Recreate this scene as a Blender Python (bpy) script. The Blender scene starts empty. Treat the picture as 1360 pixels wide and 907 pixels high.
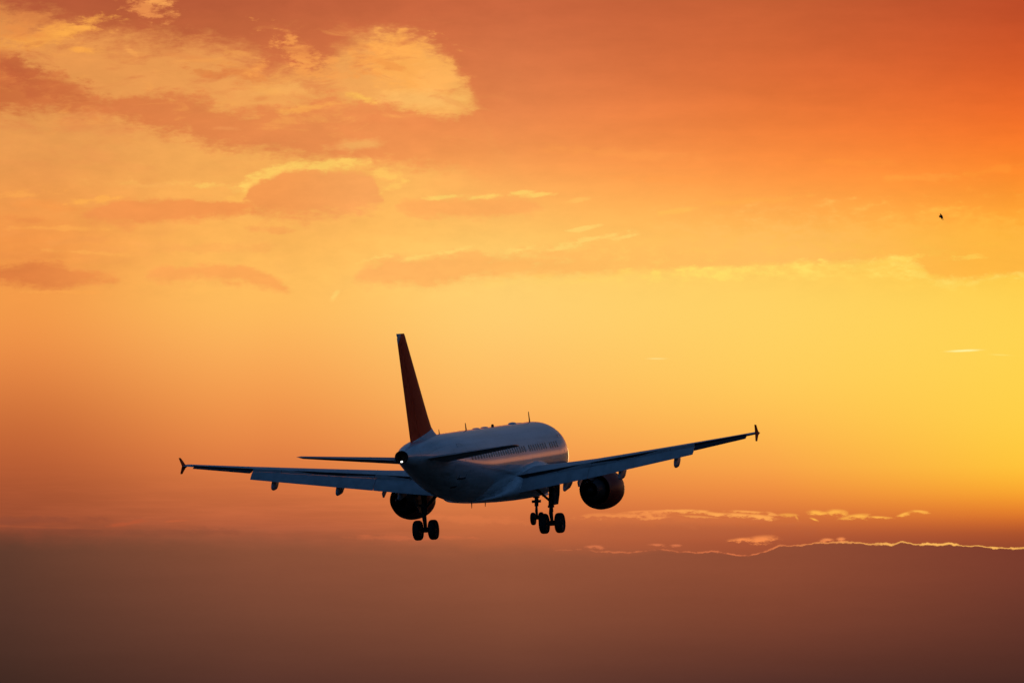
import bpy, bmesh, math, random
from math import sin, cos, tan, pi, radians as R
from mathutils import Vector, Matrix

random.seed(7)
sc = bpy.context.scene
col = sc.collection

# ------------------------------------------------------------------ camera
CAM = Vector((0.0, 0.0, 1.7))
PITCH = 4.5                                  # degrees above the horizon
cam_d = bpy.data.cameras.new('camera')
cam_d.sensor_width = 36.0
cam_d.lens = 7500.0 / 1360.0 * 36.0          # long telephoto, about 200 mm
cam_d.clip_start = 0.5
cam_d.clip_end = 200000.0
cam = bpy.data.objects.new('camera', cam_d)
cam.location = CAM
cam.rotation_euler = (R(90 + PITCH), 0, 0)
col.objects.link(cam)
sc.camera = cam

# ------------------------------------------------------------------ view
sc.view_settings.view_transform = 'Standard'
sc.view_settings.look = 'None'
sc.view_settings.exposure = 0.0
sc.view_settings.gamma = 1.0
sc.view_settings.use_curve_mapping = False
sc.cycles.use_denoising = True
sc.cycles.max_bounces = 6
sc.cycles.use_adaptive_sampling = True
sc.cycles.adaptive_threshold = 0.02
sc.cycles.adaptive_min_samples = 10

# ------------------------------------------------------------------ sun
SUN_EL, SUN_AZ = 3.4, 9.0                    # low, just right of the frame, ahead of the airliner
sun_d = bpy.data.lights.new('sun', 'SUN')
sun_d.energy = 0.02
sun_d.angle = R(4.0)
sun_d.color = (1.0, 0.50, 0.24)
sun = bpy.data.objects.new('sun', sun_d)
sdir = Vector((sin(R(SUN_AZ)) * cos(R(SUN_EL)), cos(R(SUN_AZ)) * cos(R(SUN_EL)), sin(R(SUN_EL))))
sun.rotation_euler = (-sdir).to_track_quat('-Z', 'Y').to_euler()
col.objects.link(sun)

# ------------------------------------------------------------------ sky (world)
world = bpy.data.worlds.new('World')
sc.world = world
world.use_nodes = True
nt = world.node_tree
nt.nodes.clear()


def lin(c):
    out = []
    for v in c:
        v = v / 255.0
        out.append(v / 12.92 if v <= 0.04045 else ((v + 0.055) / 1.055) ** 2.4)
    return tuple(out)


class V:
    """a scalar socket with arithmetic"""
    def __init__(s, sock): s.s = sock
    def __add__(a, b): return mth('ADD', a, b)
    def __radd__(a, b): return mth('ADD', b, a)
    def __sub__(a, b): return mth('SUBTRACT', a, b)
    def __rsub__(a, b): return mth('SUBTRACT', b, a)
    def __mul__(a, b): return mth('MULTIPLY', a, b)
    def __rmul__(a, b): return mth('MULTIPLY', b, a)
    def __truediv__(a, b): return mth('DIVIDE', a, b)


def plug(inp, v):
    if isinstance(v, V): nt.links.new(v.s, inp)
    else: inp.default_value = v


def mth(op, *a):
    n = nt.nodes.new('ShaderNodeMath'); n.operation = op
    for i, v in enumerate(a): plug(n.inputs[i], v)
    return V(n.outputs[0])


def sstep(v, lo, hi, a=0.0, b=1.0, smooth=True):
    n = nt.nodes.new('ShaderNodeMapRange')
    n.interpolation_type = 'SMOOTHSTEP' if smooth else 'LINEAR'
    n.clamp = True
    plug(n.inputs['Value'], v); plug(n.inputs['From Min'], lo); plug(n.inputs['From Max'], hi)
    n.inputs['To Min'].default_value = a; n.inputs['To Max'].default_value = b
    return V(n.outputs['Result'])


def fbm(x, y, sx, sy, seed, detail=5.0, rough=0.55, dist=0.0):
    cx = nt.nodes.new('ShaderNodeCombineXYZ')
    plug(cx.inputs[0], x / sx); plug(cx.inputs[1], y / sy); cx.inputs[2].default_value = seed
    n = nt.nodes.new('ShaderNodeTexNoise'); n.noise_dimensions = '3D'
    n.inputs['Scale'].default_value = 1.0
    n.inputs['Detail'].default_value = detail
    n.inputs['Roughness'].default_value = rough
    n.inputs['Distortion'].default_value = dist
    nt.links.new(cx.outputs[0], n.inputs['Vector'])
    return V(n.outputs['Fac'])


XM, YM = 1500.0, 1200.0
def curve(x, pts, vec=False):
    """piecewise curve y(x) in sky-chart units"""
    n = nt.nodes.new('ShaderNodeFloatCurve')
    m = n.mapping
    m.use_clip = False
    m.extend = 'HORIZONTAL'
    c = m.curves[0]
    P = [(px / XM, py / YM) for px, py in pts]
    while len(c.points) < len(P): c.points.new(0.5, 0.5)
    for p, q in zip(c.points, P):
        p.location = q
    for p in c.points: p.handle_type = 'VECTOR' if vec else 'AUTO_CLAMPED'
    m.update()
    plug(n.inputs['Value'], x / XM)
    return V(n.outputs[0]) * YM


def ramp(v, stops, lo, hi, interp='LINEAR'):
    n = nt.nodes.new('ShaderNodeValToRGB')
    cr = n.color_ramp; cr.interpolation = interp
    while len(cr.elements) < len(stops): cr.elements.new(0.5)
    for e, (p, c) in zip(cr.elements, stops):
        e.position = (p - lo) / (hi - lo)
    for e, (p, c) in zip(cr.elements, stops):
        e.color = lin(c) + (1.0,)
    plug(n.inputs[0], sstep(v, lo, hi, smooth=False))
    return n.outputs[0]


def bright(c, v):
    n = nt.nodes.new('ShaderNodeHueSaturation')
    nt.links.new(c, n.inputs['Color']); plug(n.inputs['Value'], v)
    return n.outputs[0]


def csock(c):
    if isinstance(c, tuple):
        n = nt.nodes.new('ShaderNodeRGB'); n.outputs[0].default_value = lin(c) + (1.0,)
        return n.outputs[0]
    return c


def mix(a, b, f, mode='MIX'):
    n = nt.nodes.new('ShaderNodeMix'); n.data_type = 'RGBA'; n.blend_type = mode
    plug(n.inputs[0], f)
    nt.links.new(csock(a), n.inputs[6]); nt.links.new(csock(b), n.inputs[7])
    return n.outputs[2]


tc = nt.nodes.new('ShaderNodeTexCoord')
sep = nt.nodes.new('ShaderNodeSeparateXYZ')
nt.links.new(tc.outputs['Generated'], sep.inputs[0])
dx, dy, dz = (V(sep.outputs[i]) for i in range(3))
AZ = mth('ARCTAN2', dx, dy) * (180 / pi)           # degrees right of north
EL = mth('ARCSINE', mth('MINIMUM', mth('MAXIMUM', dz, -1.0), 1.0)) * (180 / pi)
# sky chart: 130.9 units per degree of azimuth / elevation, x to the right, y downwards
K = 130.9
X = AZ * K + 680.0
Y = (PITCH - EL) * K + 453.5

nL = fbm(X, Y, 150, 62, 3.1, 5, 0.55)                # large billows
nM = fbm(X, Y, 40, 19, 8.7, 6, 0.62)                 # small billows
nS = fbm(X, Y, 110, 9, 5.5, 5, 0.6)                  # long thin streaks
nQ = fbm(X, Y, 11, 4.2, 21.3, 5, 0.62)               # the finest shreds
nP = fbm(X, Y, 26, 11, 14.2, 6, 0.66)                # ragged wisps
lay = fbm(X, Y, 95, 30, 31.7, 7, 0.64, 0.6)
lay2 = fbm(X + 300.0, Y, 70, 20, 44.1, 7, 0.66, 0.8)
nE = fbm(X, Y, 17, 30, 2.9, 5, 0.6)                  # jags of the bank's rim
nR = fbm(X, Y, 22, 40, 1.7, 4, 0.6)
nB = fbm(X, Y, 260, 34, 9.9, 6, 0.6)
# (the shader compiler works in order when everything below waits for the noises)
X = X + nL * 1e-5
Y = Y + nL * 1e-5
EL = EL + nL * 1e-6
AZ = AZ + nL * 1e-6
XC = mth('MINIMUM', mth('MAXIMUM', X, 0.0), 1360.0)
wob = (nL - 0.5) * 1.6
fine = (nM - 0.5) * 2.2
rag = (nP - 0.5) * 2.2
shred = (nQ - 0.5) * 2.4

# --- smooth sky glow: five columns of colour by elevation
c0 = [(0, (226, 146, 76)), (100, (230, 149, 78)), (200, (232, 156, 83)), (290, (243, 153, 74)), (340, (240, 147, 71)),
      (395, (245, 158, 74)), (450, (240, 147, 72)), (500, (227, 132, 66)), (550, (208, 114, 58)), (600, (192, 98, 53)),
      (645, (172, 86, 50)), (690, (160, 80, 50)), (715, (146, 73, 50)), (760, (98, 60, 45)), (820, (84, 53, 41)), (907, (68, 43, 35))]
c1 = [(0, (233, 152, 81)), (120, (237, 157, 84)), (200, (244, 171, 88)), (280, (252, 178, 88)), (340, (254, 184, 90)), (400, (255, 190, 94)),
      (460, (251, 175, 90)), (520, (244, 157, 79)), (580, (233, 136, 70)), (635, (214, 116, 63)), (685, (190, 98, 60)),
      (715, (166, 88, 60)), (760, (134, 78, 56)), (820, (115, 67, 50)), (907, (88, 52, 42))]
c2 = [(0, (246, 172, 90)), (150, (248, 178, 92)), (220, (252, 178, 92)), (300, (255, 193, 98)), (340, (255, 201, 104)), (400, (255, 209, 114)),
      (465, (255, 198, 106)), (540, (253, 180, 92)), (600, (244, 153, 78)), (650, (228, 129, 70)), (690, (205, 110, 64)),
      (722, (178, 95, 60)), (770, (146, 83, 57)), (820, (130, 75, 53)), (907, (98, 57, 45))]
c3 = [(0, (192, 92, 52)), (100, (221, 108, 55)), (170, (239, 127, 58)), (220, (253, 144, 65)), (262, (255, 162, 73)), (310, (255, 184, 86)),
      (350, (255, 203, 94)), (410, (255, 212, 102)), (500, (255, 205, 92)), (560, (255, 190, 82)), (620, (250, 164, 72)),
      (660, (238, 136, 62)), (695, (200, 102, 57)), (722, (166, 81, 52)), (770, (142, 76, 51)), (820, (122, 66, 47)), (907, (84, 48, 40))]
c4 = [(0, (184, 74, 41)), (80, (213, 89, 41)), (150, (236, 106, 41)), (210, (253, 127, 43)), (280, (255, 158, 51)),
      (345, (255, 196, 66)), (400, (255, 211, 84)), (480, (255, 212, 80)), (560, (255, 207, 72)), (620, (255, 197, 58)),
      (655, (252, 166, 47)), (685, (226, 116, 43)), (710, (165, 76, 44)), (750, (122, 62, 45)), (820, (102, 54, 41)), (907, (74, 42, 34))]
cols = [(10, c0), (340, c1), (680, c2)]
base = ramp(Y, c0, 0, 907, 'B_SPLINE')
for (xa, _), (xb, cb) in zip(cols, cols[1:]):
    base = mix(base, ramp(Y, cb, 0, 907, 'B_SPLINE'), sstep(X, xa, xb))

c2d = [(0, (200, 100, 62)), (80, (214, 117, 69)), (150, (233, 134, 76)), (200, (246, 150, 80)), (245, (254, 170, 88))] + [q for q in c2 if q[0] >= 300]
rampD = ramp(Y, c2d, 0, 907, 'B_SPLINE')
deckL = ramp(Y, [(0, (180, 89, 56)), (40, (189, 97, 58)), (80, (205, 110, 64)), (130, (219, 124, 69)), (200, (233, 140, 79)), (270, (244, 156, 84))], 0, 280, 'EASE')
deck = mix(deckL, rampD, sstep(X, 120, 680))
right = mix(mix(rampD, ramp(Y, c3, 0, 907, 'B_SPLINE'), sstep(X, 680, 1025, smooth=False)), ramp(Y, c4, 0, 907, 'B_SPLINE'), sstep(X, 1025, 1350, smooth=False))
deck = mix(deck, right, sstep(X, 679, 680))
sky = base

# faint streaky veil in the clear part
veil = sstep(nS, 0.3, 0.75, -0.06, 0.06) * sstep(Y, 600, 680)

sky = bright(sky, veil + 1.0)


def band(top, bot, st, sb, c, alpha=1.0, wl=10.0, wf=6.0, tex=0.0, vec=False, amod=None):
    """a cloud layer between two edge curves, edges broken up by the billow noise"""
    global sky
    yy = Y + wob * wl * 2 + fine * wf * 1.6
    r_ = rag * 0.85 + shred * 0.3 + (nM - 0.5) * 1.2
    m = None
    if top is not None: m = sstep((yy - curve(XC, top, vec)) / (st * 1.6) + r_, -0.45, 0.6)
    if bot is not None:
        b = sstep((curve(XC, bot, vec) - yy) / (sb * 1.8) + r_, -0.45, 0.6)
        m = b if m is None else m * b
        if top is not None:      # nothing where the two edges meet
            m = m * sstep(curve(XC, bot, vec) - curve(XC, top, vec), 0.5, 5.0)
    if tex: m = m * sstep(nM, 0.5 - tex, 0.5 + tex * 0.4, 0.35, 1.0)
    if amod is not None: m = m * amod
    sky = mix(sky, c, m * alpha)


def puff(cx, cy, rx, ry, c, alpha=1.0, ang=0.0, w=0.55, soft=0.7, noise=None):
    """an elliptical wisp, broken up by noise"""
    global sky
    ca, sa = cos(R(ang)), sin(R(ang))
    u = (X - cx) * (ca / rx) + (Y - cy) * (sa / rx)
    v = (X - cx) * (-sa / ry) + (Y - cy) * (ca / ry)
    d = mth('SQRT', u * u + v * v)
    n = rag if noise is None else noise
    d = d + n * (w * 2.4)
    sky = mix(sky, c, sstep(d, 1.25, 1.25 - soft * 1.5) * alpha)


# --- high deck of dull red cloud, top left to top right
dk = curve(XC, [(0, 22), (30, 30), (60, 38), (110, 46), (150, 56), (220, 62), (260, 64), (290, 72), (330, 86), (365, 100), (400, 100), (430, 88),
                (455, 64), (480, 54), (505, 50), (540, 52), (570, 64), (595, 84), (618, 112), (634, 140), (660, 200), (700, 240), (1360, 250)])
dm = sstep((dk - (Y + wob * 12 + fine * 15)) / sstep(X, 380, 520, 40, 26) + rag * 0.8 + (nM - 0.5) * 1.2, -0.55, 0.75)
dm = mth('MAXIMUM', dm, sstep(X, 530, 700) * sstep(Y, 145, 215))
dm = mth('MAXIMUM', dm, sstep(X, 655, 700))
sky = mix(sky, deck, dm)
# long dull bank under the bright gap, joining the deck on the right
bandc = mix(mix((205, 110, 60), (236, 142, 79), sstep(X, 0, 480, smooth=False)), deck, sstep(X, 420, 620))
band([(0, 78), (12, 80), (28, 90), (42, 102), (62, 104), (85, 106), (100, 118), (112, 130), (140, 134), (190, 127), (215, 126), (250, 124), (268, 128),
      (290, 144), (330, 148), (365, 148), (390, 142), (420, 128), (442, 126), (470, 134), (500, 138), (540, 144), (562, 152), (585, 153), (612, 148), (640, 132), (680, 100), (1360, 100)],
     [(0, 152), (50, 152), (100, 154), (150, 160), (180, 170), (205, 180), (240, 184), (270, 194), (300, 199), (370, 203), (420, 209), (455, 212), (490, 216),
      (540, 222), (600, 226), (660, 238), (720, 245), (1360, 250)],
     12, 14, bandc, 0.95, 4, 7, amod=sstep(X, 640, 700, 1.0, 0.0))
puff(475, 193, 40, 9, (246, 174, 94), 0.85, -6, w=0.4)
puff(300, 172, 22, 3.5, (238, 150, 84), 0.6)

# bright rims and wisps in the gap
puff(40, 30, 60, 10, (226, 134, 70), 0.5, 8, w=0.8)
puff(64, 51, 80, 13, (250, 166, 74), 0.75, -14, w=0.8)
puff(96, 44, 34, 6, (255, 174, 76), 0.7, -12, w=0.8)
puff(20, 45, 40, 12, (232, 140, 70), 0.7, 10)
puff(108, 70, 30, 5, (255, 170, 74), 0.8, 5, w=0.5)
puff(34, 96, 34, 6, (232, 142, 74), 0.55, 34, w=0.9)
puff(190, 10, 38, 14, (240, 150, 80), 0.8, 18, w=0.9)
puff(205, 3, 20, 9, (250, 166, 86), 0.8, 0, w=0.7)
puff(172, 72, 12, 4, (246, 164, 84), 0.7, 40)
puff(270, 98, 40, 7, (224, 134, 70), 0.75, 12, w=0.9)
puff(255, 80, 40, 5, (230, 140, 74), 0.5, 8, w=0.9)
puff(318, 100, 40, 12, (230, 136, 70), 0.75, 8, w=0.9)
puff(345, 132, 18, 4, (228, 138, 74), 0.6, -10, w=0.8)
puff(345, 90, 18, 8, (252, 164, 80), 0.8, -20, w=0.7)
puff(396, 74, 44, 17, (250, 160, 80), 0.75, 35, w=1.0)
puff(438, 82, 14, 9, (250, 162, 82), 0.75, 0, w=0.7)
puff(445, 98, 60, 10, (244, 158, 80), 0.6, 0, w=0.9)
puff(508, 72, 55, 24, (252, 164, 79), 0.9, -12, w=0.6)
puff(545, 92, 62, 40, (254, 173, 84), 0.9, 22, w=0.5, soft=0.6)
puff(585, 112, 40, 26, (254, 178, 92), 0.8, 30, w=0.55, soft=0.6)
puff(612, 124, 16, 12, (255, 190, 98), 0.8, 30, w=0.6)
puff(515, 86, 34, 6, (246, 156, 76), 0.75, 20, w=0.9)
puff(480, 98, 30, 5, (246, 158, 78), 0.6, 10, w=0.9)
puff(588, 126, 24, 4, (246, 168, 84), 0.6, 0, w=0.8)
puff(560, 132, 60, 14, (249, 184, 100), 0.8, 4, w=0.4)
puff(480, 131, 18, 5, (255, 192, 88), 0.9, 18, w=0.5)
puff(400, 145, 50, 5, (250, 170, 82), 0.7, -8, w=0.6)
puff(380, 120, 60, 10, (248, 178, 94), 0.5, -4, w=0.5)

zone = sstep(X, 560, 700, 1.0, 0.0) * sstep(Y, 20, 60) * sstep(Y, 150, 215, 1.0, 0.35) * sstep(Y, 340, 420, 1.0, 0.0)
sky = mix(sky, deck, sstep(lay, 0.48, 0.70) * zone * 0.65)
sky = mix(sky, mix((246, 162, 79), (254, 180, 90), sstep(X, 100, 600)), sstep(lay2, 0.52, 0.72) * zone * 0.4)

puff(26, 100, 46, 24, (194, 97, 57), 0.85, 28, w=0.7)
puff(75, 122, 50, 16, (204, 108, 60), 0.7, 14, w=0.9)
# --- dark lens cloud with a bright cap
band([(0, 245), (318, 245), (322, 238), (345, 226), (375, 217), (405, 211), (440, 212), (475, 211), (490, 214), (498, 218), (1360, 218)],
     [(0, 245), (318, 252), (325, 256), (352, 242), (380, 235), (410, 230), (440, 229), (472, 224), (490, 219), (498, 218), (1360, 218)],
     5, 6, (255, 206, 100), 0.85, 3.0, 6.0, amod=sstep(nP, 0.34, 0.6, 0.3, 1.0))
puff(508, 232, 26, 9, (255, 196, 96), 0.8, 12, w=0.7)
puff(518, 248, 22, 6, (255, 196, 96), 0.75, -18, w=0.7)
puff(320, 262, 26, 10, (254, 184, 88), 0.7, -30, w=0.7)
band([(0, 268), (318, 268), (326, 256), (340, 246), (352, 240), (380, 232), (410, 227), (440, 226), (475, 227), (492, 236), (502, 250), (512, 268), (1360, 268)],
     [(0, 268), (318, 268), (335, 284), (360, 290), (400, 291), (440, 287), (480, 283), (500, 276), (512, 268), (1360, 268)],
     6, 14, mix((242, 152, 80), (248, 164, 90), sstep(X, 340, 500)), 0.95, 3.5, 7)
# --- row of flat clouds on the left
puff(25, 262, 45, 7, (250, 166, 80), 0.8, -5, w=0.8)
puff(55, 275, 60, 9, (243, 152, 74), 0.7, 6, w=0.7)
puff(120, 268, 40, 6, (255, 174, 80), 0.8, -6, w=0.8)
puff(250, 256, 60, 7, (252, 176, 88), 0.6, -4, w=0.9)
puff(200, 248, 40, 4, (250, 174, 90), 0.5, -4, w=0.9)
band([(0, 286), (95, 286), (130, 276), (152, 270), (172, 267), (250, 267), (300, 269), (330, 272), (345, 280), (1360, 280)],
     [(0, 286), (95, 286), (120, 294), (150, 298), (180, 300), (220, 296), (270, 294), (310, 291), (345, 280), (1360, 280)],
     6, 8, (241, 148, 77), 0.95, 2.5, 4)
puff(35, 295, 40, 5, (236, 143, 72), 0.7, 3, w=0.7)
puff(165, 303, 14, 7, (242, 150, 78), 0.55, 15, w=0.8)
puff(110, 322, 45, 6, (240, 155, 78), 0.55, -6, w=0.8)
puff(90, 306, 70, 4, (255, 174, 82), 0.5, 0, w=0.8)
puff(270, 330, 110, 7, (249, 168, 86), 0.5, 0, w=0.8)
puff(120, 338, 60, 3, (255, 176, 84), 0.5, 3, w=0.8)
puff(355, 306, 34, 6, (246, 160, 84), 0.6, 6, w=0.7)
puff(40, 343, 70, 5, (238, 146, 72), 0.55, 0, w=0.7)
band([(0, 356), (20, 354), (50, 351), (75, 351), (95, 361), (130, 362), (150, 366), (165, 370), (1360, 370)],
     [(0, 378), (30, 383), (60, 388), (82, 387), (110, 379), (140, 377), (155, 374), (165, 370), (1360, 370)],
     7, 9, mix((222, 126, 64), (240, 146, 74), sstep(X, 10, 150)), 0.95, 2, 4)
band([(0, 369), (188, 369), (200, 362), (215, 357), (250, 355), (300, 354), (330, 357), (350, 364), (395, 384), (1360, 384)],
     [(0, 369), (188, 369), (215, 375), (240, 374), (300, 377), (340, 382), (370, 386), (395, 384), (1360, 384)],
     6, 9, (249, 163, 84), 0.85, 2, 4)
puff(90, 390, 60, 3, (252, 166, 78), 0.5, 0, w=0.8)
puff(445, 392, 9, 4, (255, 210, 110), 0.7, -50, w=0.5)

# --- second deck: soft top, crisp lower edge with a gold fringe
band([(0, 372), (462, 372), (480, 356), (500, 348), (520, 343), (545, 344), (580, 341), (605, 336), (650, 339), (700, 336), (740, 332), (775, 327), (850, 316), (1000, 306), (1360, 300)],
     [(0, 372), (462, 372), (482, 380), (540, 379), (570, 382), (600, 376), (640, 370), (690, 366), (780, 366), (850, 363), (905, 361), (1000, 357), (1100, 352), (1190, 350), (1222, 356), (1240, 371), (1290, 374), (1320, 369), (1360, 366)],
     sstep(X, 640, 900, 8, 46), sstep(X, 600, 1200, 10, 6), mix(mix((255, 178, 95), (255, 188, 94), sstep(X, 480, 900)), (255, 182, 66), sstep(X, 1000, 1340)), 0.92, 2, 4)
band([(0, 372), (600, 372), (700, 366), (850, 362), (905, 358), (1000, 353), (1100, 348), (1190, 344), (1222, 350), (1240, 368), (1290, 373), (1320, 368), (1360, 366)],
     [(0, 372), (600, 374), (700, 374), (850, 371), (905, 370), (1000, 366), (1100, 364), (1190, 366), (1222, 372), (1240, 377), (1290, 378), (1320, 373), (1360, 370)],
     6, 12, (255, 223, 104), sstep(X, 700, 950, 0.2, 0.85), 2, 4, tex=0.3, amod=sstep(nP, 0.36, 0.6, 0.3, 1.0))
puff(1285, 344, 26, 4, (255, 205, 84), 0.7, -4, w=0.8)
puff(1200, 345, 30, 5, (255, 212, 90), 0.7, -5, w=0.8)
for x_, y_, r_ in ((500, 343, 30), (545, 343, 20), (600, 334, 28), (690, 332, 24), (745, 330, 28), (785, 318, 40), (775, 304, 22), (835, 314, 22)):
    puff(x_, y_, r_, 3.6, (255, 211, 110), 0.75, -10, w=0.7)
puff(905, 280, 26, 4, (255, 190, 86), 0.5, -8, w=0.8)
puff(770, 266, 26, 3, (255, 196, 98), 0.5, -10, w=0.8)
band([(0, 276), (518, 276), (535, 268), (560, 264), (600, 264), (650, 265), (690, 263), (712, 268), (730, 276), (1360, 276)],
     [(0, 276), (518, 276), (545, 287), (580, 289), (650, 288), (700, 283), (730, 276), (1360, 276)],
     5, 8, (255, 171, 90), 0.85, 1.5, 3)
for x_, y_, r_ in ((590, 262, 26), (650, 261, 30), (690, 256, 26), (715, 259, 20)):
    puff(x_, y_, r_, 3.6, (255, 209, 104), 0.8, -6, w=0.6)
puff(830, 205, 120, 7, (255, 160, 78), 0.35, 4, w=0.7)
puff(1140, 218, 60, 6, (255, 150, 60), 0.35, 2, w=0.8)
puff(1215, 238, 70, 6, (255, 162, 64), 0.45, 0, w=0.8)
puff(1310, 232, 50, 6, (255, 152, 52), 0.4, -10, w=0.8)
puff(1000, 268, 60, 5, (255, 176, 76), 0.4, -5, w=0.8)
puff(900, 240, 90, 6, (255, 156, 72), 0.3, 4, w=0.8)

tex = ((nM - 0.5) * 0.22 + (nL - 0.5) * 0.16) * sstep(Y, 420, 370) * sstep(X, 520, 820, 1.0, 0.55) + (nB - 0.5) * 0.2 * sstep(Y, 350, 250) * sstep(X, 500, 800, 0.4, 1.0)
sky = bright(sky, tex + 1.0)

# --- two lone slivers in the yellow
puff(1280, 467.6, 26, 1.9, (255, 246, 165), 0.95, -2, w=0.12, soft=0.8)
puff(1330, 473.5, 18, 1.2, (255, 228, 120), 0.5, 3, w=0.2)
puff(873, 476.5, 16, 1.4, (255, 224, 140), 0.75, 0, w=0.1, soft=0.8)

# --- low wisps over the bank
def wisp(cx, cy, rx, ry, c, alpha=1.0, ang=0.0, w=0.5):
    """a thin torn shred of low cloud"""
    global sky
    ca, sa = cos(R(ang)), sin(R(ang))
    yy = Y + shred * ry * 0.9
    u = (X - cx) * (ca / rx) + (yy - cy) * (sa / rx)
    v = (X - cx) * (-sa / ry) + (yy - cy) * (ca / ry)
    d = mth('SQRT', u * u + v * v) + shred * w * 2.0
    sky = mix(sky, c, sstep(d, 1.2, 0.15) * alpha)


puff(900, 690, 150, 9, (214, 116, 66), 0.4, 1, w=0.6)
for x_, y_, rx_, ry_, a_, al in ((792, 684, 26, 4.5, -4, .5), (830, 684.5, 32, 5.5, -2, .65), (862, 683, 30, 5, -6, .75), (880, 679, 34, 3.6, -2, .8), (868, 688, 22, 3, -4, .8), (912, 678.5, 34, 3.6, 1, .85),
                               (945, 682, 26, 4.0, 8, .85), (978, 684, 36, 4.6, 2, .9), (990, 679.5, 26, 2.6, 3, .85), (1008, 686.5, 26, 5.2, 3, 1.0), (1026, 683, 10, 3.6, 20, .8), (848, 679, 24, 2.2, -3, .6), (930, 686, 30, 2.0, 4, .5)):
    wisp(x_, y_, rx_, ry_ * 0.78, (248, 150, 78) if x_ < 900 else (255, 168, 82), al * 0.95, a_)
for x_, y_, rx_, ry_, a_ in ((1084, 681, 13, 4.5, 5), (1110, 680.5, 15, 5.5, 0), (1137, 686.5, 21, 5, -6), (1166, 687.5, 19, 2.4, 2), (1081, 690, 6, 2.2, 20),
                             (1200, 683.5, 11, 3, -18), (1221, 680, 14, 2.8, 4), (1046, 684, 14, 3.4, 0), (1058, 688, 5, 2.4, 60)):
    wisp(x_, y_, rx_ * 1.05, ry_ * 0.85, (255, 178, 74), 1.0 if x_ > 1070 else 0.6, a_, w=0.4)
for x_, y_, rx_, ry_ in ((984, 717, 15, 3), (1012, 716, 18, 5)):
    wisp(x_, y_, rx_ * 1.2, ry_ * 1.2, (254, 146, 78), 1.0, -4, w=0.45)
puff(20, 692, 130, 6, (142, 74, 52), 0.5, -1, w=0.5)
puff(85, 706, 90, 4, (140, 72, 50), 0.45, 1, w=0.5)
puff(170, 696, 34, 3.5, (190, 88, 52), 0.6, -8, w=0.6)
puff(60, 701, 120, 2, (174, 86, 52), 0.5, 1, w=0.5)
puff(230, 706, 110, 5, (146, 78, 54), 0.5, 0, w=0.6)
puff(235, 692, 16, 1.8, (196, 96, 56), 0.5, -4, w=0.6)
puff(520, 714, 60, 4, (212, 108, 66), 0.5, 0, w=0.7)
puff(595, 713, 40, 3, (212, 108, 64), 0.5, 2, w=0.7)
puff(640, 690, 90, 6, (224, 122, 70), 0.4, 3, w=0.7)
puff(900, 705, 200, 14, (176, 94, 60), 0.35, 1, w=0.4)

# --- the low bank: dull brown cloud bank with a burning rim to the right
edge = [(0, 709), (120, 711), (250, 713), (400, 716), (520, 721), (600, 726), (700, 729), (761, 730), (779, 729), (811, 732), (843, 732), (869, 729), (896, 731),
        (925, 734), (946, 733), (980, 737), (994, 737), (1017, 732), (1036, 725), (1060, 726), (1079, 722), (1095, 720), (1119, 721), (1159, 722),
        (1183, 723), (1196, 721), (1217, 724), (1238, 724), (1258, 722), (1278, 725), (1304, 726), (1323, 730), (1344, 728), (1360, 728.5)]
bankc = ramp(Y, [(700, (100, 62, 46)), (760, (94, 58, 44)), (820, (84, 52, 41)), (907, (66, 42, 34))], 700, 907)
for (xa, xb), stp in (((10, 340), [(700, (146, 84, 57)), (760, (132, 76, 54)), (820, (116, 68, 50)), (907, (88, 52, 42))]),
                      ((340, 680), [(700, (158, 90, 60)), (760, (147, 83, 57)), (820, (131, 75, 53)), (907, (98, 57, 45))]),
                      ((680, 1025), [(700, (150, 80, 54)), (760, (142, 75, 51)), (820, (124, 66, 47)), (907, (84, 48, 40))]),
                      ((1025, 1350), [(700, (126, 61, 45)), (760, (120, 60, 44)), (820, (103, 54, 41)), (907, (74, 42, 35))])):
    bankc = mix(bankc, ramp(Y, stp, 700, 907), sstep(X, xa, xb, smooth=False))
ed = curve(XC, edge, True)
ye = Y + (nE - 0.5) * sstep(X, 760, 900, 0, 7) + fine * sstep(X, 500, 1000, 10, 4.0) + wob * sstep(X, 500, 900, 10, 0.5)
sky = mix(sky, bankc, sstep(ye - ed, sstep(X, 500, 1000, -20, -1), sstep(X, 500, 1000, 24, 2.5)))
rimn = nR
rw = sstep(rimn, 0.32, 0.68, 0.7, 1.5) * sstep(X, 800, 1250, 1.2, 1.55)
rim = sstep(mth('ABSOLUTE', ye - ed), rw, rw * 0.2) * sstep(X, 760, 1250, 0.4, 1.0) * sstep(X, 700, 800)
rimn = mth('MAXIMUM', sstep(rimn, 0.40, 0.58), sstep(X, 960, 1060, 0.0, 0.75))
sky = mix(sky, mix((236, 126, 76), (255, 186, 92), sstep(X, 980, 1230)), rim * rimn)
for x_, y_, rx_, ry_ in ((1098, 717.5, 9, 3.2), (1117, 716.5, 6, 3.6), (790, 726, 12, 3), (872, 723.5, 11, 2.4), (898, 724, 8, 2)):
    wisp(x_, y_, rx_ * 1.2, ry_, (250, 146, 82) if x_ > 1000 else (218, 118, 74), 0.9, 0, w=0.4)

bk = ((nB - 0.5) * 0.16 + (nQ - 0.5) * 0.05) * sstep(Y, 700, 740)
sky = bright(sky, bk + 1.0)

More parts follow.
